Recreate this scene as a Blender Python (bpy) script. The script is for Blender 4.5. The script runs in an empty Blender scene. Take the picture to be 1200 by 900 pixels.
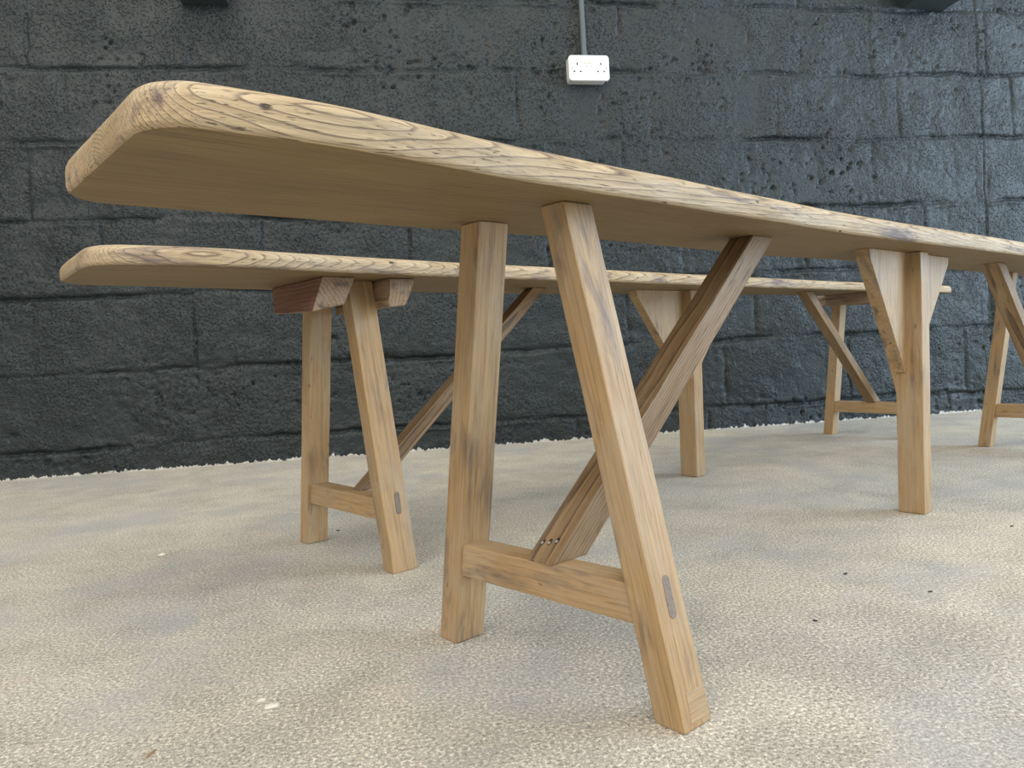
import bpy, bmesh, math, random
import numpy as np
from mathutils import Vector, Matrix
random.seed(7)
SC = bpy.context.scene
COL = SC.collection

# ------------------------------------------------------------------ camera
F, PIT, ROLL, H = 872.1, 0.00092, -0.05171, 0.30123
CX, CY = 608.9, 410.94
cp, sp = math.cos(PIT), math.sin(PIT)
fwd = Vector((0, cp, -sp)); up0 = Vector((0, sp, cp)); r0 = Vector((1, 0, 0))
cr, sr = math.cos(ROLL), math.sin(ROLL)
rgt = cr * r0 + sr * up0; upv = -sr * r0 + cr * up0
cam = bpy.data.cameras.new('camera'); co = bpy.data.objects.new('camera', cam); COL.objects.link(co)
m = Matrix.Identity(4)
for i in range(3):
    m[i][0] = rgt[i]; m[i][1] = upv[i]; m[i][2] = -fwd[i]
m[2][3] = H
co.matrix_world = m
cam.sensor_width = 36; cam.lens = F / 1200 * 36
cam.shift_x = -(CX - 600) / 1200; cam.shift_y = (CY - 450) / 1200
cam.clip_start = 0.02
SC.camera = co

def floor_at(x, y, z=0.0):
    d = rgt * ((x - CX) / F) - upv * ((y - CY) / F) + fwd
    t = (z - H) / d.z
    return Vector((d.x * t, d.y * t, z))

# ------------------------------------------------------------------ node helpers
def mat(name):
    m = bpy.data.materials.new(name); m.use_nodes = True
    nt = m.node_tree; b = nt.nodes['Principled BSDF']
    return m, nt, b
def N(nt, t, **kw):
    n = nt.nodes.new(t)
    for k, v in kw.items():
        if k.startswith('i_'):
            key = k[2:]
            n.inputs[int(key) if key.isdigit() else key.replace('_', ' ')].default_value = v
        else: setattr(n, k, v)
    return n
def L(nt, a, b): nt.links.new(a, b)
def mapping(nt, src, scale, loc=(0, 0, 0)):
    mp = N(nt, 'ShaderNodeMapping'); mp.inputs['Scale'].default_value = scale; mp.inputs['Location'].default_value = loc
    L(nt, src, mp.inputs['Vector']); return mp.outputs[0]
def noise(nt, vec, scale, detail=3, rough=.55, dist=0):
    n = N(nt, 'ShaderNodeTexNoise'); n.inputs['Scale'].default_value = scale; n.inputs['Detail'].default_value = detail
    n.inputs['Roughness'].default_value = rough; n.inputs['Distortion'].default_value = dist
    L(nt, vec, n.inputs['Vector']); return n.outputs['Fac']
def ramp(nt, fac, stops, interp='LINEAR'):
    r = N(nt, 'ShaderNodeValToRGB'); r.color_ramp.interpolation = interp
    els = r.color_ramp.elements
    while len(els) < len(stops): els.new(.5)
    for e, (p, c) in zip(els, stops):
        e.position = p; e.color = (c, c, c, 1) if isinstance(c, (int, float)) else (*c, 1)
    L(nt, fac, r.inputs[0]); return r.outputs[0]
def mix(nt, fac, a, b, mode='MIX'):
    n = N(nt, 'ShaderNodeMix', data_type='RGBA', blend_type=mode)
    for s, v in ((0, fac), (6, a), (7, b)):
        if isinstance(v, (int, float)): n.inputs[s].default_value = v
        elif isinstance(v, tuple): n.inputs[s].default_value = (*v, 1)
        else: L(nt, v, n.inputs[s])
    return n.outputs[2]
def math_(nt, op, a, b=0.0):
    n = N(nt, 'ShaderNodeMath', operation=op)
    for s, v in ((0, a), (1, b)):
        if isinstance(v, (int, float)): n.inputs[s].default_value = v
        else: L(nt, v, n.inputs[s])
    return n.outputs[0]
def bump(nt, h, strength, dist, normal=None):
    b = N(nt, 'ShaderNodeBump'); b.inputs['Strength'].default_value = strength; b.inputs['Distance'].default_value = dist
    L(nt, h, b.inputs['Height'])
    if normal is not None: L(nt, normal, b.inputs['Normal'])
    return b.outputs[0]

# ------------------------------------------------------------------ materials
def wood(name, light, mid, dark, ring_scale=60, ring_mix=.55, stain=(.05, .035, .028), stain_lo=.62, stain_amt=.6,
         pore=.5, grey=(.40, .35, .29), grey_amt=.35, rough=.62, bumpk=.35, pits=0.0):
    m, nt, b = mat(name)
    at = N(nt, 'ShaderNodeAttribute', attribute_name='grain'); g = at.outputs['Vector']
    # slow wander of the rings along the board
    wv = N(nt, 'ShaderNodeTexWave', wave_type='RINGS', rings_direction='X', wave_profile='SAW')
    wv.inputs['Scale'].default_value = ring_scale; wv.inputs['Distortion'].default_value = 5.0
    wv.inputs['Detail'].default_value = 2.0; wv.inputs['Detail Scale'].default_value = .40
    L(nt, mapping(nt, g, (.05, 1, 1)), wv.inputs['Vector'])
    rings = wv.outputs['Fac']
    fib = noise(nt, mapping(nt, g, (16, 300, 300)), 1, 4, .65, .25)
    fib2 = noise(nt, mapping(nt, g, (22, 900, 900)), 1, 2, .6)
    broad = noise(nt, mapping(nt, g, (9, 30, 30)), 1, 4, .65, .3)
    c = ramp(nt, rings, [(0, light), (.5, mid), (.76, mid), (.93, dark), (1, mid)])
    c = mix(nt, ring_mix, mid, c)
    fr = ramp(nt, fib, [(.30, .62), (.5, 1.0), (.72, 1.16)])
    c = mix(nt, .75, c, fr, 'MULTIPLY')
    # silvery weathered patches
    gp = ramp(nt, broad, [(.42, 0.0), (.68, 1.0)])
    c = mix(nt, math_(nt, 'MULTIPLY', gp, grey_amt), c, grey)
    # short dark open pores along the grain
    pr = ramp(nt, fib2, [(.27, 1.0), (.36, 0.0)])
    c = mix(nt, math_(nt, 'MULTIPLY', pr, pore), c, dark)
    # dark smears and old marks
    sn = noise(nt, mapping(nt, g, (7, 38, 38), (3.1, 1.7, .4)), 1, 4, .62, .4)
    sm = ramp(nt, sn, [(stain_lo, 0.0), (stain_lo + .13, 1.0)])
    c = mix(nt, math_(nt, 'MULTIPLY', sm, stain_amt), c, stain)
    sn2 = noise(nt, mapping(nt, g, (5, 16, 16), (7.3, 2.2, .9)), 1, 3, .6)
    c = mix(nt, .5, c, ramp(nt, sn2, [(.3, .80), (.7, 1.18)]), 'MULTIPLY')
    hgt = math_(nt, 'ADD', math_(nt, 'MULTIPLY', fib, .7), math_(nt, 'MULTIPLY', rings, .35))
    hgt = math_(nt, 'SUBTRACT', hgt, math_(nt, 'MULTIPLY', pr, .5))
    if pits > 0:
        vo = N(nt, 'ShaderNodeTexVoronoi'); vo.inputs['Scale'].default_value = 1; vo.inputs['Randomness'].default_value = 1
        L(nt, mapping(nt, g, (28, 60, 60)), vo.inputs['Vector'])
        pk = ramp(nt, vo.outputs['Distance'], [(.07, 1.0), (.13, 0.0)])
        pk = math_(nt, 'MULTIPLY', pk, ramp(nt, noise(nt, mapping(nt, g, (6, 20, 20)), 1, 2), [(.5, 0.0), (.6, 1.0)]))
        c = mix(nt, math_(nt, 'MULTIPLY', pk, pits), c, (.045, .03, .03))
        hgt = math_(nt, 'SUBTRACT', hgt, math_(nt, 'MULTIPLY', pk, 1.5))
    L(nt, c, b.inputs['Base Color'])
    b.inputs['Roughness'].default_value = rough
    b.inputs['Specular IOR Level'].default_value = .40
    L(nt, bump(nt, hgt, bumpk, .0016), b.inputs['Normal'])
    return m

M = {}
M['plank'] = wood('scrubbed oak', (.53, .40, .24), (.43, .315, .18), (.115, .075, .05), 125, .9, stain=(.12, .085, .085),
                  stain_lo=.56, stain_amt=.85, pore=.95, grey=(.52, .44, .33), grey_amt=.45, bumpk=1.0, pits=.95)
M['underside'] = wood('darker underside oak', (.225, .155, .074), (.20, .135, .061), (.15, .095, .045), 60, .4, stain=(.07, .045, .03), stain_lo=.63,
                      stain_amt=.6, pore=.4, grey=(.26, .185, .098), grey_amt=.4, bumpk=.3)  # darker, browner oak tone given to the plank's bottom faces
M['leg'] = wood('honey pine leg', (.475, .32, .16), (.405, .26, .122), (.18, .105, .052), 62, .30, stain=(.11, .085, .075), stain_lo=.56,
                stain_amt=.75, pore=.5, grey=(.42, .335, .23), grey_amt=.6, bumpk=.45, rough=.5, pits=.6)
M['leg2'] = wood('straw pine leg', (.475, .325, .165), (.41, .265, .125), (.18, .11, .055), 55, .32, stain=(.12, .09, .07), stain_lo=.59,
                 stain_amt=.65, pore=.5, grey=(.42, .34, .235), grey_amt=.55, bumpk=.45, rough=.5, pits=.6)
M['brace'] = wood('brown oak brace', (.32, .205, .098), (.23, .138, .063), (.06, .036, .019), 95, .9, stain_lo=.60, stain_amt=.6,
                  pore=1.0, grey=(.36, .27, .17), grey_amt=.4, bumpk=.9)
M['batten'] = wood('rough batten', (.40, .27, .16), (.32, .21, .125), (.12, .075, .05), 55, .8, stain=(.05, .035, .03), stain_lo=.55,
                   stain_amt=.7, pore=.6, grey=(.36, .30, .23), grey_amt=.5, bumpk=.9)
M['batten_red'] = wood('red stained batten', (.30, .155, .11), (.23, .11, .08), (.09, .05, .04), 55, .7, stain_lo=.56,
                       stain_amt=.6, pore=.6, grey=(.30, .17, .12), grey_amt=.4, bumpk=.9)
M['tenon'] = wood('grey end grain', (.25, .20, .15), (.20, .155, .115), (.11, .085, .065), 120, .5, stain_amt=.2, grey_amt=.2,
                  grey=(.25, .21, .18))

def paint_wall():
    m, nt, b = mat('dark grey masonry paint')
    tc = N(nt, 'ShaderNodeTexCoord'); o = tc.outputs['Object']
    n1 = noise(nt, o, 2.2, 3); n2 = noise(nt, o, 26, 4, .6)
    c = ramp(nt, n1, [(.3, (.0115, .0170, .0172)), (.7, (.0155, .0220, .0222))])
    c = mix(nt, .5, c, ramp(nt, n2, [(.3, .85), (.7, 1.14)]), 'MULTIPLY')
    # bare, whitish masonry showing where the paint stops just above the floor
    sx = N(nt, 'ShaderNodeSeparateXYZ'); L(nt, o, sx.inputs[0])
    edge = noise(nt, mapping(nt, o, (1, 1, .3)), 42, 4, .7)
    lim = math_(nt, 'MULTIPLY', math_(nt, 'SUBTRACT', edge, .42), .05)
    f = math_(nt, 'LESS_THAN', sx.outputs['Z'], lim)
    c = mix(nt, f, c, (.55, .52, .46))
    L(nt, c, b.inputs['Base Color'])
    b.inputs['Roughness'].default_value = .54; b.inputs['Specular IOR Level'].default_value = .5
    vo = N(nt, 'ShaderNodeTexVoronoi'); vo.inputs['Scale'].default_value = 95
    L(nt, mix(nt, .5, o, N(nt, 'ShaderNodeTexNoise', i_Scale=40).outputs['Color'], 'LINEAR_LIGHT') if False else o, vo.inputs['Vector'])
    rg = ramp(nt, noise(nt, o, 5.5, 3), [(.40, .25), (.62, 1.0)])
    pit = noise(nt, o, 105, 3, .6, .3)
    pit2 = ramp(nt, noise(nt, o, 150, 2, .5), [(.30, 0.0), (.44, 1.0)])
    hh = math_(nt, 'MULTIPLY', math_(nt, 'ADD', math_(nt, 'MULTIPLY', pit, .8), math_(nt, 'MULTIPLY', pit2, .8)), rg)
    L(nt, bump(nt, hh, 1.0, .0085), b.inputs['Normal'])
    return m
M['wall'] = paint_wall()

def concrete():
    m, nt, b = mat('worn concrete')
    tc = N(nt, 'ShaderNodeTexCoord'); o = tc.outputs['Object']
    big = noise(nt, o, 1.7, 4, .6, .3); med = noise(nt, o, 9, 5, .65, .3)
    fine = noise(nt, o, 300, 3, .6); grit = noise(nt, o, 700, 2, .6)
    c = ramp(nt, big, [(.32, (.42, .395, .345)), (.5, (.49, .45, .375)), (.68, (.55, .50, .395))])
    c = mix(nt, .6, c, ramp(nt, med, [(.32, .74), (.5, 1.0), (.68, 1.2)]), 'MULTIPLY')
    c = mix(nt, .75, c, ramp(nt, fine, [(.34, .36), (.45, .86), (.55, 1.06), (.63, 1.8)]), 'MULTIPLY')
    c = mix(nt, .5, c, ramp(nt, grit, [(.34, .4), (.5, 1.0), (.66, 1.6)]), 'MULTIPLY')
    # cool grey patches and faint pink stains
    sc = noise(nt, mapping(nt, o, (1, 1, 1), (4.3, 1.2, 0)), 3.4, 4, .65)
    c = mix(nt, math_(nt, 'MULTIPLY', ramp(nt, sc, [(.50, 0.0), (.66, 1.0)]), .6), c, (.37, .37, .375))
    pk = noise(nt, mapping(nt, o, (1, 1, 1), (2.6, 7.7, 0)), 4.5, 3, .6)
    c = mix(nt, math_(nt, 'MULTIPLY', ramp(nt, pk, [(.64, 0.0), (.76, 1.0)]), .4), c, (.60, .42, .36))
    st = noise(nt, mapping(nt, o, (26, 150, 1), (.3, .2, 0)), 1, 4, .7, .6)
    c = mix(nt, math_(nt, 'MULTIPLY', ramp(nt, st, [(.60, 0.0), (.68, 1.0)]), .45), c, (.74, .70, .60))
    dk = noise(nt, mapping(nt, o, (40, 95, 1), (5.3, 3.2, 0)), 1, 4, .7, .5)
    c = mix(nt, math_(nt, 'MULTIPLY', ramp(nt, dk, [(.64, 0.0), (.71, 1.0)]), .45), c, (.20, .18, .155))
    # bright scratches and chips
    ch = noise(nt, mapping(nt, o, (90, 190, 90)), 1, 4, .7, .8)
    c = mix(nt, math_(nt, 'MULTIPLY', ramp(nt, ch, [(.66, 0.0), (.72, 1.0)]), .6), c, (.80, .76, .68))
    L(nt, c, b.inputs['Base Color'])
    b.inputs['Roughness'].default_value = .8; b.inputs['Specular IOR Level'].default_value = .25
    hh = math_(nt, 'ADD', math_(nt, 'MULTIPLY', fine, .7), math_(nt, 'MULTIPLY', grit, .35))
    hh = math_(nt, 'ADD', hh, math_(nt, 'MULTIPLY', med, 1.2))
    L(nt, bump(nt, hh, .8, .003), b.inputs['Normal'])
    return m
M['floor'] = concrete()

def plain(name, col, rough=.5, metal=0.0, vary=.12, scale=60):
    m, nt, b = mat(name)
    tc = N(nt, 'ShaderNodeTexCoord')
    n = noise(nt, tc.outputs['Object'], scale, 3)
    c = mix(nt, 1.0, col, ramp(nt, n, [(.3, 1 - vary), (.7, 1 + vary)]), 'MULTIPLY')
    L(nt, c, b.inputs['Base Color']); b.inputs['Roughness'].default_value = rough; b.inputs['Metallic'].default_value = metal
    return m
M['white'] = plain('white painted metal', (.80, .80, .79), .35, 0, .03)
M['zinc'] = plain('grey back box', (.58, .58, .58), .45, 0, .06)
M['cream'] = plain('cream plastic', (.78, .75, .62), .4, 0, .03)
M['black'] = plain('dark slot', (.02, .02, .02), .8)
M['screw'] = plain('dull screw', (.45, .45, .44), .4, .6)
M['nail'] = plain('bright nail', (.62, .62, .60), .35, .8)
M['nailhole'] = plain('dark nail hole', (.035, .025, .022), .9)  # dark colour of a flat disc standing in for the shaded nail recess
M['conduit'] = plain('painted conduit', (.085, .10, .105), .45)
M['darkbox'] = plain('dark painted box', (.030, .040, .042), .6)
M['flake'] = plain('pale paint flake', (.80, .75, .64), .7)
M['crumb'] = plain('dark crumb', (.06, .05, .045), .9)
M['splinter'] = plain('brown splinter', (.33, .22, .12), .8)

# ------------------------------------------------------------------ object helpers
def link(name, me, parent=None, mats=()):
    o = bpy.data.objects.new(name, me); COL.objects.link(o)
    for mm in mats: me.materials.append(mm)
    if parent is not None: o.parent = parent
    return o
def tag(o, label=None, cat=None, group=None, kind=None):
    for k, v in (('label', label), ('category', cat), ('group', group), ('kind', kind)):
        if v: o[k] = v
    return o

def set_grain(me, axis, origin=None, off=None):
    axis = Vector(axis).normalized()
    a = axis.orthogonal().normalized()
    if abs(axis.z) < .5:
        a = axis.cross(Vector((0, 0, 1))).normalized()
    bb = axis.cross(a)
    if off is None: off = (random.uniform(0, 9), random.choice((-1, 1)) * random.uniform(.03, .09), random.choice((-1, 1)) * random.uniform(.02, .09))
    org = Vector(origin) if origin is not None else Vector(me.vertices[0].co)
    at = me.attributes.new('grain', 'FLOAT_VECTOR', 'POINT')
    for i, v in enumerate(me.vertices):
        q = v.co - org
        at.data[i].vector = (q.dot(axis) + off[0], q.dot(a) + off[1], q.dot(bb) + off[2])

from mathutils import noise as mnoise
def timber(name, parent, bot, top, mm, bev=.0025, wob=.0006, cuts=7, axis=None, extra=None):
    """hexahedron from two quads of corners (same order), arrises eased and slightly wavy like hand-worked timber"""
    bm = bmesh.new()
    vb = [bm.verts.new(p) for p in bot]; vt = [bm.verts.new(p) for p in top]
    n = len(vb)
    bm.faces.new(vb[::-1]); bm.faces.new(vt)
    longs = []
    for i in range(n):
        bm.faces.new((vb[i], vb[(i + 1) % n], vt[(i + 1) % n], vt[i]))
    bm.edges.ensure_lookup_table()
    bmesh.ops.recalc_face_normals(bm, faces=bm.faces[:])
    if extra: extra(bm)
    ax = sum((Vector(t) - Vector(b) for t, b in zip(top, bot)), Vector()) / n
    longs = [e for e in bm.edges if (e.verts[0] in vb) != (e.verts[1] in vb)]
    if cuts:
        bmesh.ops.subdivide_edges(bm, edges=longs, cuts=cuts, use_grid_fill=True)
    sharp = [e for e in bm.edges if len(e.link_faces) == 2 and e.calc_face_angle(0) > .5]
    if bev: bmesh.ops.bevel(bm, geom=sharp, offset=bev, segments=2, affect='EDGES', profile=.6, clamp_overlap=True)
    if wob:
        sd = Vector((random.uniform(0, 50), random.uniform(0, 50), random.uniform(0, 50)))
        for v in bm.verts:
            w = mnoise.noise_vector(v.co * 14 + sd) * wob + mnoise.noise_vector(v.co * 60 + sd) * wob * .4
            if v.co.z < .004: w.z = 0
            v.co += w
    me = bpy.data.meshes.new(name); bm.to_mesh(me); bm.free()
    for p in me.polygons: p.use_smooth = True
    me.set_sharp_from_angle(angle=math.radians(50))
    set_grain(me, axis or ax, origin=bot[0])
    o = link(name, me, parent, mm if isinstance(mm, (list, tuple)) else (mm,))
    wn = o.modifiers.new('wn', 'WEIGHTED_NORMAL'); wn.keep_sharp = True
    return o

def q4(u0, u1, v0, v1, z, z2=None):
    """corners in order, u = along the bench, v = across it"""
    return [(u0, v0, z), (u1, v0, z), (u1, v1, z), (u0, v1, z)]

def lerp(a, b, t): return a + (b - a) * t

def catmull(xs, ys, x):
    return float(np.interp(x, xs, ys))
def smooth_fn(pts):
    us = np.linspace(pts[0][0], pts[-1][0], 400)
    v = np.interp(us, [p[0] for p in pts], [p[1] for p in pts])
    k = np.hanning(31); k /= k.sum()
    vp = np.pad(v, 15, mode='edge'); v = np.convolve(vp, k, mode='valid')
    return lambda u: float(np.interp(u, us, v))

def plank(name, parent, near, far, u0, u1, z0, th, mm, rc=.035, r_top=.015, r_bot=.006, seed=0, warp=None):
    fn, ff = smooth_fn(near), smooth_fn(far)
    rnd = random.Random(seed)
    # outline counter-clockwise seen from above with v to the right of u: near edge (v+) then far edge
    out = []
    du = .012
    def corner(cu, cv, a0, a1, r):
        return [(cu + r * math.cos(a), cv + r * math.sin(a)) for a in np.linspace(a0, a1, 12)]
    un = u0 + rc; ue = u1 - rc
    us = list(np.linspace(un, ue, int((ue - un) / du)))
    out += corner(un, fn(un) - rc, math.pi, math.pi / 2, rc)[:-1]       # near-end, near-edge corner
    out += [(u, fn(u)) for u in us]
    out += corner(ue, fn(ue) - rc, math.pi / 2, 0, rc)[1:]
    nv = 8
    out += [(u1, lerp(fn(ue) - rc, ff(ue) + rc, t)) for t in np.linspace(0, 1, nv)[1:-1]]
    out += corner(ue, ff(ue) + rc, 0, -math.pi / 2, rc)[:-1]
    out += [(u, ff(u)) for u in us[::-1]]
    out += corner(un, ff(un) + rc, -math.pi / 2, -math.pi, rc)[1:]
    out += [(u0, lerp(ff(un) + rc, fn(un) - rc, t)) for t in np.linspace(0, 1, nv)[1:-1]]
    P = [Vector(p) for p in out]; n = len(P)
    nrm = []
    for i in range(n):
        t = (P[(i + 1) % n] - P[i - 1]); t.normalize()
        nrm.append(Vector((-t.y, t.x)))          # outward: outline runs clockwise in (u, v)
    prof = []
    for a in np.linspace(0, math.pi / 2, 4): prof.append((r_bot * (1 - math.sin(a)), r_bot * (1 - math.cos(a))))
    for a in np.linspace(0, math.pi / 2, 7): prof.append((r_top * (1 - math.cos(a)), th - r_top + r_top * math.sin(a)))
    verts = []; faces = []
    for ins, z in prof:
        for i in range(n):
            p = P[i] - nrm[i] * ins
            wz = warp(p.x) if warp else 0
            w = mnoise.noise_vector(Vector((p.x * 9, p.y * 30, z * 60 + seed * 7.1))) * .0011
            verts.append((p.x, -p.y + w.y, z0 + z + wz + (w.z * .6 if 0 < z < th - .001 else 0)))
    k = len(prof)
    for j in range(k - 1):
        for i in range(n):
            i2 = (i + 1) % n
            faces.append((j * n + i, (j + 1) * n + i, (j + 1) * n + i2, j * n + i2))
    # caps: quads across between the two long edges, plus fans at the ends
    me = bpy.data.meshes.new(name)
    bm = bmesh.new()
    bv = [bm.verts.new(v) for v in verts]
    for f in faces: bm.faces.new([bv[i] for i in f])
    bm.faces.new(bv[:n]); bm.faces.new(bv[(k - 1) * n:])
    bmesh.ops.recalc_face_normals(bm, faces=bm.faces[:])
    bmesh.ops.triangulate(bm, faces=[f for f in bm.faces if len(f.verts) > 4])
    bm.to_mesh(me); bm.free()
    for p in me.polygons: p.use_smooth = True
    me.set_sharp_from_angle(angle=math.radians(45))
    set_grain(me, (1, 0, 0), origin=(0, 0, z0), off=(rnd.uniform(0, 5), .02, -.045))
    o = link(name, me, parent, mm)
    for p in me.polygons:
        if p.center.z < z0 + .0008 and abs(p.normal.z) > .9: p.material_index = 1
    w = o.modifiers.new('wn', 'WEIGHTED_NORMAL'); w.keep_sharp = True
    return o

def prism(name, parent, poly, axis_vec, mm, bev=.0015, grain=(0, 0, 1)):
    """polygon (list of 3-D points) pushed along axis_vec"""
    bm = bmesh.new()
    a = [bm.verts.new(p) for p in poly]
    b = [bm.verts.new(Vector(p) + Vector(axis_vec)) for p in poly]
    n = len(a)
    bm.faces.new(a); bm.faces.new(b[::-1])
    for i in range(n): bm.faces.new((a[i], b[i], b[(i + 1) % n], a[(i + 1) % n]))
    bmesh.ops.recalc_face_normals(bm, faces=bm.faces[:])
    if bev:
        sharp = [e for e in bm.edges if len(e.link_faces) == 2 and e.calc_face_angle(0) > .5]
        bmesh.ops.bevel(bm, geom=sharp, offset=bev, segments=2, affect='EDGES', profile=.6, clamp_overlap=True)
    me = bpy.data.meshes.new(name); bm.to_mesh(me); bm.free()
    for p in me.polygons: p.use_smooth = True
    me.set_sharp_from_angle(angle=math.radians(40))
    set_grain(me, grain)
    o = link(name, me, parent, (mm,))
    wn = o.modifiers.new('wn', 'WEIGHTED_NORMAL'); wn.keep_sharp = True
    return o

# ------------------------------------------------------------------ the setting: wall and floor
YAW, D = 0.15674, 2.36444
wx = Vector((math.cos(YAW), math.sin(YAW), 0)); wn_ = Vector((-math.sin(YAW), math.cos(YAW), 0))
Z0, C = .0736, .225
def wall_world(s, z, out=0.0):
    p = wx * s + wn_ * (D - out); return Vector((p.x, p.y, z))

def vnoise(x, y, seed):
    xi = np.floor(x).astype(np.int64); yi = np.floor(y).astype(np.int64)
    xf = x - xi; yf = y - yi
    xf = xf * xf * (3 - 2 * xf); yf = yf * yf * (3 - 2 * yf)
    def h(a, b):
        n = (a * 374761393 + b * 668265263 + seed * 1274126177) & 0x7fffffff
        n = ((n ^ (n >> 13)) * 1274126177) & 0x7fffffff
        n = n ^ (n >> 16)
        return (n & 0xffff) / 65535.0
    return (h(xi, yi) * (1 - xf) + h(xi + 1, yi) * xf) * (1 - yf) + (h(xi, yi + 1) * (1 - xf) + h(xi + 1, yi + 1) * xf) * yf
def fbm(x, y, seed, oct=3):
    a = 0; amp = 1; tot = 0
    for o in range(oct):
        a = a + vnoise(x * 2 ** o, y * 2 ** o, seed + o * 17) * amp; tot += amp; amp *= .55
    return a / tot

def build_wall():
    s = np.concatenate([np.arange(-4.5, -1.5, .03), np.arange(-1.5, 2.7, .0042), np.arange(2.7, 5.5, .03)])
    z = np.concatenate([np.arange(0, 1.62, .0042), np.arange(1.62, 3.0, .03)])
    S, Zg = np.meshgrid(s, z)
    # joints wander a little
    Zw = Zg + (fbm(S * 3.1, Zg * 3.1, 5) - .5) * .022 + (fbm(S * 24, Zg * 24, 9) - .5) * .011
    Sw = S + (fbm(S * 4.1, Zg * 4.1, 15) - .5) * .016 + (fbm(S * 26, Zg * 26, 19) - .5) * .010
    row = np.floor((Zw - Z0) / C).astype(int)
    dz = np.abs((Zw - Z0) / C - np.round((Zw - Z0) / C)) * C
    # first upright joint of each row, read off the wall (spacing 0.45 m)
    offs = {-1: .10, 0: -.28, 1: -.61, 2: .04, 3: 1.20, 4: 1.31, 5: 1.215, 6: 1.40, 7: 1.19, 8: 1.40}
    off = np.vectorize(lambda r: offs.get(int(r), .2 * int(r)))(row)
    q = (Sw - off) / .45
    blk = np.floor(q).astype(int)
    ds = np.abs(q - np.round(q)) * .45
    hsh = ((blk * 73856093) ^ (row * 19349663)) & 0xffff
    rnd = (hsh * 2654435761 & 0xffff) / 65535.0
    rnd2 = (hsh * 40503 + 977 & 0xffff) / 65535.0
    tilt = ((Zw - Z0) / C - row - .5)
    face = (rnd - .5) * .005 + tilt * (rnd2 - .5) * .005
    # mortar: filled in some places, raked out in others
    open_ = np.clip(fbm(S * 5.3, Zg * 7, 31) * 2.6 - .75, 0.06, 1)
    openv = np.clip(fbm(S * 6.3, Zg * 5, 41) * 2.6 - .85, 0.05, 1)
    wz = .0032 + .0045 * fbm(S * 17, Zg * 17, 51)
    jz = np.exp(-(dz / wz) ** 2) * open_
    jv = np.exp(-(ds / (wz * .75)) ** 2) * openv * .6
    j = np.maximum(jz, jv)
    broad = np.maximum(np.exp(-(dz / .012) ** 4), np.exp(-(ds / .012) ** 4))        # the struck mortar band itself
    smear = np.exp(-(dz / .020) ** 2) * (fbm(S * 7, Zg * 34, 61) - .5) * .016
    h = face - j * .015 - broad * .0022 * fbm(S * 5, Zg * 5, 63) + smear
    below = (Zw - Z0) / C - np.round((Zw - Z0) / C)
    h = h + np.exp(-((below * C + .011) / .006) ** 2) * np.clip(fbm(S * 4, Zg * 9, 67) - .5, 0, 1) * .022
    rough = np.clip(fbm(S * 3.7, Zg * 4.3, 77) * 3 - 1.05, 0.06, 1)                   # some blocks are open textured, some nearly smooth
    h = h + (fbm(S * 3, Zg * 3, 71) - .5) * .006 + (fbm(S * 70, Zg * 75, 81, 2) - .5) * .0040 * rough + (fbm(S * 22, Zg * 26, 85, 2) - .5) * .0022
    cav = np.clip(fbm(S * 62, Zg * 62, 91, 2) - .68, 0, 1) * np.clip(fbm(S * 4, Zg * 4, 95) * 3.4 - 1.5, 0, 1)
    h = h - cav * .06
    # the straight movement joint towards the right of the wall
    for sj, dep in ((2.085, .009), (2.05, .002)):
        e = np.abs(S + (fbm(S * 0 + 3, Zg * 9, 99) - .5) * .016 - sj)
        h = h - np.exp(-(e / .0028) ** 2) * dep * np.clip(fbm(Zg * 6, S * 0 + 1, 33) * 2.4 - .4, .1, 1)
    h = h.clip(-.022, .012)
    ny, nx = S.shape
    X = S; Y = -h
    verts = np.stack([X, Y, Zg], -1).reshape(-1, 3)
    idx = np.arange(ny * nx).reshape(ny, nx)
    faces = np.stack([idx[:-1, :-1], idx[:-1, 1:], idx[1:, 1:], idx[1:, :-1]], -1).reshape(-1, 4)
    # solid back
    b0 = len(verts); x0, x1, zt = s[0], s[-1], z[-1]
    back = [(x0, .03, 0), (x1, .03, 0), (x1, .03, zt), (x0, .03, zt), (x0, .2, 0), (x1, .2, 0), (x1, .2, zt), (x0, .2, zt)]
    bf = [(0, 1, 2, 3), (5, 4, 7, 6), (4, 0, 3, 7), (1, 5, 6, 2), (3, 2, 6, 7), (4, 5, 1, 0)]
    me = bpy.data.meshes.new('wall_back')
    me.from_pydata(verts.tolist() + back, [], faces.tolist() + [tuple(b0 + i for i in f) for f in bf])
    nf = len(faces)
    me.polygons.foreach_set('use_smooth', [True] * nf + [False] * 6)
    me.update()
    o = link('wall_back', me, None, (M['wall'],))
    o.location = wall_world(0, 0); o.rotation_euler.z = YAW
    tag(o, kind='structure')
build_wall()

bm = bmesh.new()
for (s, t, z) in ((-4.5, -5.5, 0), (5.5, -5.5, 0), (5.5, .1, 0), (-4.5, .1, 0)): bm.verts.new((s, t, z))
bm.verts.ensure_lookup_table()
f = bm.faces.new(bm.verts[:])
r = bmesh.ops.extrude_face_region(bm, geom=[f])
for v in [g for g in r['geom'] if isinstance(g, bmesh.types.BMVert)]: v.co.z -= .12
bmesh.ops.recalc_face_normals(bm, faces=bm.faces[:])
me = bpy.data.meshes.new('floor'); bm.to_mesh(me); bm.free()
fl = link('floor', me, None, (M['floor'],)); fl.location = wall_world(0, 0); fl.rotation_euler.z = YAW
tag(fl, kind='structure')

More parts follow.
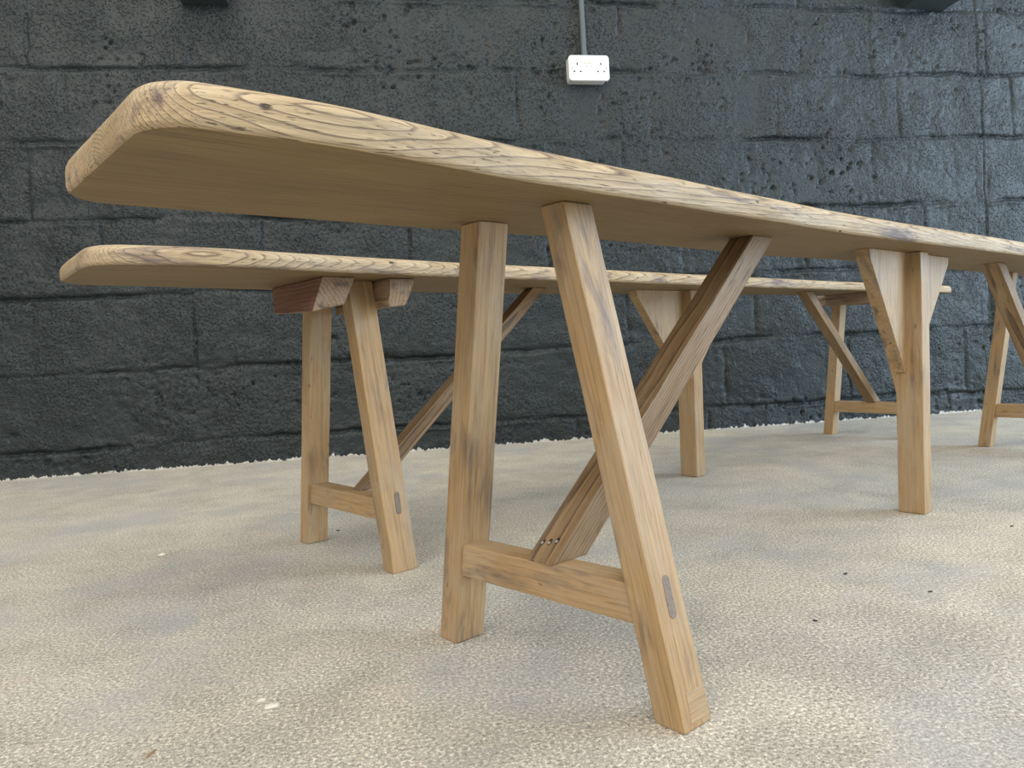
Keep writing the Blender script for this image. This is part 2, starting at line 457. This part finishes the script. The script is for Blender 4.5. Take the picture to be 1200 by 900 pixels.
# ------------------------------------------------------------------ benches
def bench(name, origin, d, label):
    e = bpy.data.objects.new(name, None); COL.objects.link(e); e.empty_display_size = .1
    # local axes: x along the bench, y across it (away from the camera side), z up; v = -y
    ang = math.atan2(d[1], d[0])
    e.location = (origin[0], origin[1], 0); e.rotation_euler.z = ang
    tag(e, label, 'bench', 'pair of long trestle benches')
    return e
def V(pts): return [(u, -v, z) for u, v, z in pts]       # v grows towards the camera side of the bench
def leg(par, ub, vb, ut, vt, zt, mm, wu=.037, wv=.030, **kw):
    """ub, vb: lowest corner towards the near end / across; ut, vt the same at the top"""
    b = [(ub, vb, 0), (ub, vb + wv, 0), (ub + wu, vb + wv, 0), (ub + wu, vb, 0)]
    t = [(ut, vt, zt), (ut, vt + wv, zt), (ut + wu, vt + wv, zt), (ut + wu, vt, zt)]
    return timber('leg', par, V(b), V(t), mm, **kw)
def bar(name, par, u0, u1, z0, z1, va, vb, mm, slope_a=0, slope_b=0, du=0, **kw):
    """cross piece along v, ends cut to the lean of the legs"""
    a = [(u0, va - slope_a * 0, z0), (u1, va, z0), (u1, va + slope_a * (z1 - z0), z1), (u0, va + slope_a * (z1 - z0), z1)]
    b = [(u0 + du, vb, z0), (u1 + du, vb, z0), (u1 + du, vb + slope_b * (z1 - z0), z1), (u0 + du, vb + slope_b * (z1 - z0), z1)]
    return timber(name, par, V(a), V(b), mm, **kw)
def brace(par, ub, zb, ut, zt, v0, v1, th, mm, sgn=1, vt0=None, vt1=None, **kw):
    """diagonal; (ub,zb)-(ut,zt) is its upper face, th its depth; both ends cut level"""
    L_ = math.hypot(ut - ub, zt - zb); s = abs(zt - zb) / L_
    k = th / s * sgn
    vt0 = v0 if vt0 is None else vt0; vt1 = v1 if vt1 is None else vt1
    b = [(ub, v0, zb), (ub, v1, zb), (ub + k, v1, zb), (ub + k, v0, zb)]
    t = [(ut, vt0, zt), (ut, vt1, zt), (ut + k, vt1, zt), (ut + k, vt0, zt)]
    return timber('brace', par, V(b), V(t), mm, **kw)
def gusset(par, u_in, u_out, zt, z_tip, v0, v1, vtop, mm):
    """triangular bracket between post and plank; leans with the post by vtop at the top"""
    bt = [(u_in, v0, z_tip), (u_in, v1, z_tip)]
    bm = bmesh.new()
    nose = .012 * (1 if u_out > u_in else -1)
    pts = [(u_in, z_tip, 0), (u_in, zt, 1), (u_out, zt, 1), (u_out - nose * .12, zt - .012, .95), (u_in + nose * .35, z_tip, 0)]
    A = [bm.verts.new((u, -(v0 + vtop * w), z)) for u, z, w in pts]
    B = [bm.verts.new((u, -(v1 + vtop * w), z)) for u, z, w in pts]
    n = len(A)
    bm.faces.new(A); bm.faces.new(B[::-1])
    for i in range(n): bm.faces.new((A[i], B[i], B[(i + 1) % n], A[(i + 1) % n]))
    bmesh.ops.recalc_face_normals(bm, faces=bm.faces[:])
    sharp = [e for e in bm.edges if len(e.link_faces) == 2 and e.calc_face_angle(0) > .5]
    bmesh.ops.bevel(bm, geom=sharp, offset=.0012, segments=2, affect='EDGES', profile=.6, clamp_overlap=True)
    me = bpy.data.meshes.new('gusset'); bm.to_mesh(me); bm.free()
    for p in me.polygons: p.use_smooth = True
    me.set_sharp_from_angle(angle=math.radians(40))
    set_grain(me, (0, 0, 1), origin=(u_in, -v0, z_tip))
    o = link('gusset', me, par, (mm,))
    w = o.modifiers.new('wn', 'WEIGHTED_NORMAL'); w.keep_sharp = True
    return o
def stadium(name, par, c, ax_w, ax_h, nrm, w, h, proud, mm, deep=.006, seg=8):
    c = Vector(c); ax_w = Vector(ax_w).normalized(); ax_h = Vector(ax_h).normalized(); nrm = Vector(nrm).normalized()
    r = w / 2; pts = []
    for a in np.linspace(0, math.pi, seg): pts.append(c + ax_h * (h / 2 - r + r * math.sin(a)) + ax_w * (r * math.cos(a)) - nrm * deep)
    for a in np.linspace(math.pi, 2 * math.pi, seg): pts.append(c + ax_h * (-(h / 2 - r) + r * math.sin(a)) + ax_w * (r * math.cos(a)) - nrm * deep)
    return prism(name, par, pts, nrm * (deep + proud), mm, bev=0, grain=nrm)

# ---- the bench in front
B1 = bench('trestle_bench', (.0174, .6800), (.74959, .66191),
           'long narrow wooden trestle bench in front, its legs running straight up into the plank')
h1 = .427
near1 = [(-.36, .090), (-.25, .103), (-.14, .092), (0, .085), (.10, .084), (.29, .078), (.48, .072), (.65, .074), (.85, .082), (1.16, .090), (1.6, .090), (2.05, .088)]
far1 = [(-.36, -.128), (-.13, -.122), (0, -.118), (.19, -.100), (.6, -.112), (.83, -.092), (1.44, -.092), (2.05, -.088)]
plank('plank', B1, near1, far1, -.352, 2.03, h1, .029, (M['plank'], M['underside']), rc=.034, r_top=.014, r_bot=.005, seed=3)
A_far = leg(B1, -.014, -.163, -.016, -.086, h1, M['leg'])
A_near = leg(B1, -.004, .117, -.010, .022, h1, M['leg'], wu=.036, wv=.029)
# outer face of the near leg leans: v from .147 at the floor to .053 at the top
lean = (.051 - .146) / h1
st1 = bar('stretcher', B1, -.013, .017, .073, .106, -.128, .110, M['leg'], slope_a=.18, slope_b=-.22, du=.0125)
fz = .098; fv = .146 + lean * fz
stadium('tenon', st1, (.013, -(fv), fz), (1, 0, 0), (0, -lean, 1), (0, -1, -lean), .0085, .034, .0004, M['tenon'])
pz = .0165; pv = .146 + lean * pz
pp = [(.006, pz - .012), (.030, pz - .012), (.030, pz + .010), (.007, pz + .011)]
prism('foot_patch', A_near, [(u, -(.146 + lean * z) + .004, z) for u, z in pp], (0, -.0045, 0), M['leg2'], bev=.0006, grain=(1, 0, 0))
b1 = brace(B1, -.008, .1055, .361, h1, -.024, .010, .031, M['brace'], vt0=-.026, vt1=.009)
# nails through the foot of the brace
bd = Vector((.369, 0, .3215)).normalized(); bn = Vector((-bd.z, 0, bd.x))
for vv, tt in ((-.0165, .021), (-.0085, .0225), (-.0005, .0255)):
    c = Vector((-.008, -vv, .1055)) + bd * tt
    bm = bmesh.new()
    def disc(r, lo, hi, mi, sq=1.0, back=0):
        ring = []
        for a in np.linspace(0, 2 * math.pi, 13)[:-1]:
            ring.append((c + bd * (math.cos(a) * r * sq - back) + Vector((0, 1, 0)) * math.sin(a) * r))
        lo_ = [bm.verts.new(p + bn * lo) for p in ring]; hi_ = [bm.verts.new(p + bn * hi) for p in ring]
        fs = [bm.faces.new(hi_)]
        for i in range(12): fs.append(bm.faces.new((lo_[i], lo_[(i + 1) % 12], hi_[(i + 1) % 12], hi_[i])))
        for f_ in fs: f_.material_index = mi
    disc(.0023, -.002, .0003, 1, 1.7, -.0012); disc(.0015, -.002, .0009, 0)
    bmesh.ops.recalc_face_normals(bm, faces=bm.faces[:])
    me = bpy.data.meshes.new('nail'); bm.to_mesh(me); bm.free()
    tag(link('nail', me, b1, (M['nail'], M['nailhole'])), 'bright nail head in a dark hole')
# middle post with its two brackets
def post(par, ub, vb, ut, vt, zt, wu, wv, mm):
    b = [(ub, vb, 0), (ub, vb + wv, 0), (ub + wu, vb + wv, 0), (ub + wu, vb, 0)]
    t = [(ut, vt, zt), (ut, vt + wv, zt), (ut + wu, vt + wv, zt), (ut + wu, vt, zt)]
    return timber('post', par, V(b), V(t), mm, bev=.004)
post(B1, .816, -.023, .814, -.008, h1, .032, .043, M['leg'])
gusset(B1, .815, .676, h1, .232, -.019, .003, .010, M['leg'])
gusset(B1, .846, 1.000, h1, .232, -.019, .003, .010, M['leg'])
# far frame
leg(B1, 1.622, -.150, 1.626, -.082, h1, M['leg'], wv=.028)
leg(B1, 1.626, .125, 1.626, .030, h1, M['leg'], wv=.028)
bar('stretcher', B1, 1.628, 1.658, .074, .107, -.120, .112, M['leg'], slope_a=.16, slope_b=-.22)
brace(B1, 1.662, .1055, 1.290, h1, -.012, .022, .031, M['brace'], sgn=-1)

# ---- the bench behind
B2 = bench('trestle_bench', (-.27148, 1.14455), (.77495, .63203),
           'narrow wooden trestle bench behind, nearer the wall, with chunky battens at its leg tops')
h2 = .4135
near2 = [(-.37, .175), (-.25, .190), (-.07, .165), (.16, .146), (.43, .137), (.93, .112), (1.3, .095), (1.7, .09), (2.2, .085)]
far2 = [(-.37, -.030), (-.23, -.050), (-.10, -.072), (.10, -.082), (.33, -.092), (.51, -.095), (.70, -.085), (1.23, -.060), (1.7, -.06), (2.2, -.05)]
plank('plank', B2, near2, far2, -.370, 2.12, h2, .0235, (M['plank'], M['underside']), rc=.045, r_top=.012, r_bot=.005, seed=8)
leg(B2, -.024, -.147, -.033, -.062, h2, M['leg2'], wu=.037, wv=.028)
leg(B2, -.010, .113, -.026, .052, h2, M['leg2'], wu=.040, wv=.028)
st2 = bar('stretcher', B2, -.021, .009, .069, .101, -.118, .113, M['leg2'], slope_a=.2, slope_b=-.2, du=.0125)
lean2 = (.080 - .141) / h2
fv2 = .141 + lean2 * .094
stadium('tenon', st2, (.010, -fv2, .094), (1, 0, 0), (0, -lean2, 1), (0, -1, -lean2), .0085, .032, .0005, M['tenon'])
brace(B2, .0, .1005, .366, h2, .004, .030, .022, M['brace'])
def batten(par, sec_near, sec_far, mm):
    return timber('batten', par, V(sec_far), V(sec_near), mm, bev=.003, wob=.0012)
vn, vf = .125, -.045
o = batten(B2, [(-.102, vn, .366), (-.053, vn, .376), (-.036, vn, h2), (-.084, vn, h2)],
           [(-.093, -.030, .373), (-.056, -.030, .374), (-.040, -.050, h2), (-.088, -.050, h2)], [M['batten'], M['batten_red']])
for p in o.data.polygons:
    if p.normal.x < -.6: p.material_index = 1
tag(o, 'rough batten with a red stained side')
batten(B2, [(-.003 + .017, vn, .372), (.042, vn, .375), (.060, vn, h2), (.017, vn, h2)],
       [(.012, vf, .372), (.040, vf, .374), (.058, vf, h2), (.014, vf, h2)], M['batten'])
post(B2, .816, -.021, .816, -.012, h2, .032, .046, M['leg2'])
gusset(B2, .817, .664, h2, .215, -.016, .006, .006, M['leg2'])
gusset(B2, .846, 1.000, h2, .215, -.016, .006, .006, M['leg2'])
leg(B2, 1.606, -.112, 1.606, -.062, h2, M['leg2'], wu=.036, wv=.028)
leg(B2, 1.606, .135, 1.606, .050, h2, M['leg2'], wu=.036, wv=.028)
bar('stretcher', B2, 1.610, 1.640, .068, .100, -.088, .122, M['leg2'], slope_a=.12, slope_b=-.2)
brace(B2, 1.640, .1000, 1.300, h2, .022, .050, .024, M['brace'], sgn=-1)
for ua, ub_ in ((1.560, 1.604), (1.644, 1.690)):
    batten(B2, [(ua, .115, .384), (ub_, .115, .384), (ub_, .115, h2), (ua, .115, h2)],
           [(ua, -.085, .384), (ub_, -.085, .384), (ub_, -.085, h2), (ua, -.085, h2)], M['batten'])

# ------------------------------------------------------------------ socket, conduit, wall boxes
def wall_empty(name, s, z, label, cat):
    e = bpy.data.objects.new(name, None); COL.objects.link(e)
    e.location = wall_world(s, z); e.rotation_euler.z = YAW; e.empty_display_size = .05
    return tag(e, label, cat)
def rrect(w, h, r, seg=6):
    pts = []
    for cx, cz, a0 in ((w / 2 - r, h / 2 - r, 0), (-w / 2 + r, h / 2 - r, 90), (-w / 2 + r, -h / 2 + r, 180), (w / 2 - r, -h / 2 + r, 270)):
        for a in np.linspace(a0, a0 + 90, seg): pts.append((cx + r * math.cos(math.radians(a)), cz + r * math.sin(math.radians(a))))
    return pts
def slab(name, par, pts, y0, y1, mm, bev=.001, at=(0, 0)):
    bm = bmesh.new()
    a = [bm.verts.new((x + at[0], -y0, z + at[1])) for x, z in pts]; b = [bm.verts.new((x + at[0], -y1, z + at[1])) for x, z in pts]
    n = len(a); bm.faces.new(a); fb = bm.faces.new(b[::-1])
    for i in range(n): bm.faces.new((a[i], a[(i + 1) % n], b[(i + 1) % n], b[i]))
    bmesh.ops.recalc_face_normals(bm, faces=bm.faces[:])
    if bev:
        bmesh.ops.bevel(bm, geom=[e for e in fb.edges], offset=bev, segments=2, affect='EDGES', profile=.5)
    me = bpy.data.meshes.new(name); bm.to_mesh(me); bm.free()
    for p in me.polygons: p.use_smooth = True
    me.set_sharp_from_angle(angle=math.radians(35))
    return link(name, me, par, (mm,))
so = wall_empty('wall_socket', .642, 1.1975, 'white double wall socket below the grey conduit on the dark block wall', 'socket')
slab('back_box', so, rrect(.124, .080, .008), -.014, .029, M['zinc'], .001, at=(-.004, 0))
fp = slab('face_plate', so, rrect(.134, .082, .011), .029, .038, M['white'], .002)
for cx in (-.039, .039):
    slab('pin_slot', fp, rrect(.0042, .0082, .0008, 3), .036, .0383, M['black'], 0, at=(cx, .0125))
    for dx in (-.0105, .0105):
        slab('pin_slot', fp, rrect(.0066, .0042, .0008, 3), .036, .0383, M['black'], 0, at=(cx + dx, -.0115))
for cx in (-.0085, .0085): slab('switch', fp, rrect(.0155, .021, .003), .036, .0405, M['cream'], .001, at=(cx, .0225))
for cx in (-.0065, .0075): slab('indicator', fp, rrect(.005, .004, .0015, 4), .036, .0384, M['screw'], 0, at=(cx, .005))
for cx in (-.056, .056): slab('screw', fp, rrect(.0064, .0064, .0031, 6), .036, .0386, M['screw'], .0004, at=(cx, 0))

def tube(name, r, s0, z0, s1, z1, off, mm, par=None, seg=16):
    bm = bmesh.new(); rings = []
    for (s, z) in ((s0, z0), (s1, z1)):
        rings.append([bm.verts.new((s + r * math.cos(a), -off + r * math.sin(a), z)) for a in np.linspace(0, 2 * math.pi, seg + 1)[:-1]])
    for i in range(seg): bm.faces.new((rings[0][i], rings[0][(i + 1) % seg], rings[1][(i + 1) % seg], rings[1][i]))
    bm.faces.new(rings[0][::-1]); bm.faces.new(rings[1])
    bmesh.ops.recalc_face_normals(bm, faces=bm.faces[:])
    me = bpy.data.meshes.new(name); bm.to_mesh(me); bm.free()
    for p in me.polygons: p.use_smooth = True
    me.set_sharp_from_angle(angle=math.radians(60))
    return link(name, me, par, (mm,))
ce = wall_empty('conduit', .634, 1.2385, 'grey painted conduit pipe running up the wall from the white socket', 'conduit')
tube('pipe', .0095, 0, .012, -.006, 1.70, .012, M['conduit'], ce)
tube('gland', .0106, .0005, 0, 0, .020, .012, M['conduit'], ce)

def wallbox(s0, s1, z, label, flare, depth):
    w = (s1 - s0); e = wall_empty('wall_box', (s0 + s1) / 2, z, label, 'box')
    pts = [(-w / 2, 0), (w / 2, 0), (w / 2 + flare, .05), (w / 2 + flare, .24), (-w / 2 - flare, .24), (-w / 2 - flare, .05)]
    slab('housing', e, pts, -.016, depth, M['darkbox'], .003)
    slab('cover', e, [(x * .96, (zz - .12) * .96 + .12) for x, zz in pts], depth, depth + .006, M['darkbox'], .002)
wallbox(1.795, 1.960, 1.428, 'dark painted box on the wall at the upper right, above the movement joint', .045, .085)
wallbox(-.600, -.465, 1.395, 'dark painted box high on the wall at the upper left, above the plank end', .012, .075)

# ------------------------------------------------------------------ crumbs on the floor
def flake(name, x, y, size, mm, label, cat, ang, asp=.45, th=.0016, seed=0):
    rr = random.Random(seed)
    p = floor_at(x, y)
    bm = bmesh.new(); n = 9
    lo = []; hi = []
    for i in range(n):
        a = 2 * math.pi * i / n; r = size * (.7 + .5 * rr.random())
        q = (r * math.cos(a), r * math.sin(a) * asp)
        lo.append(bm.verts.new((q[0], q[1], 0))); hi.append(bm.verts.new((q[0] * .8, q[1] * .8, th * (.7 + .6 * rr.random()))))
    bm.faces.new(lo[::-1]); bm.faces.new(hi)
    for i in range(n): bm.faces.new((lo[i], lo[(i + 1) % n], hi[(i + 1) % n], hi[i]))
    me = bpy.data.meshes.new(name); bm.to_mesh(me); bm.free()
    o = link(name, me, None, (mm,)); o.location = p; o.rotation_euler.z = ang
    return tag(o, label, cat)
flake('paint_flake', 190, 650, .0058, M['flake'], 'small pale flake on the floor left of the rear bench leg', 'flake', .1, .6, seed=1)
flake('paint_flake', 318, 828, .0062, M['flake'], 'larger pale flake of two lying together on the lower left floor', 'flake', .6, .5, seed=2)
flake('paint_flake', 307, 821, .0042, M['flake'], 'smaller pale flake of two lying together on the lower left floor', 'flake', .4, .3, seed=3)
flake('wood_splinter', 177, 884, .0065, M['splinter'], 'brown splinter upright to the view on the lower left floor', 'splinter', 1.45, .22, seed=4)
flake('floor_crumb', 991, 673, .0030, M['crumb'], 'dark crumb on the floor below and left of the front bench post', 'crumb', .3, .5, seed=5)
flake('floor_crumb', 955, 728, .0026, M['crumb'], 'dark crumb on the floor right of the foot of the nearest leg', 'crumb', -.6, .5, seed=6)
flake('floor_crumb', 1090, 694, .0036, M['crumb'], 'dark sliver crumb on the floor straight below the front bench post', 'crumb', .2, .3, seed=7)
flake('floor_crumb', 1186, 617, .0034, M['crumb'], 'dark crumb on the floor near the right edge, right of the post', 'crumb', .1, .5, seed=8)
flake('floor_crumb', 396, 622, .0034, M['crumb'], 'dark crumb on the floor between the two near legs of the rear bench', 'crumb', .1, .5, seed=9)

# ------------------------------------------------------------------ light
def area(name, loc, target, sx, sy, power, col):
    l = bpy.data.lights.new(name, 'AREA'); l.shape = 'RECTANGLE'; l.size = sx; l.size_y = sy; l.energy = power; l.color = col
    o = bpy.data.objects.new(name, l); COL.objects.link(o); o.location = loc
    o.rotation_euler = (Vector(target) - Vector(loc)).to_track_quat('-Z', 'Y').to_euler()
    return o
area('ceiling_light', (-1.1, .3, 3.1), (-1.1, .9, 0), 3.8, 3.2, 80, (1.0, .95, .84))
area('ceiling_light', (2.2, .6, 3.1), (2.2, 1.2, 0), 3.0, 3.2, 50, (1.0, .97, .90))
area('doorway_daylight', (4.3, 1.1, 1.2), (1.0, 1.5, .5), 2.8, 2.3, 205, (.62, .80, 1.0))
area('window_daylight', (-1.0, -2.7, 2.5), (.2, .8, .2), 4.6, 2.2, 140, (1.0, .955, .89))
w = bpy.data.worlds.new('world'); SC.world = w; w.use_nodes = True
bg = w.node_tree.nodes['Background']; bg.inputs[0].default_value = (.84, .88, .92, 1); bg.inputs[1].default_value = .40

vs = SC.view_settings
SC.display_settings.display_device = 'sRGB'
vs.view_transform = 'Standard'; vs.look = 'None'; vs.exposure = 0.0; vs.gamma = 1; vs.use_curve_mapping = False
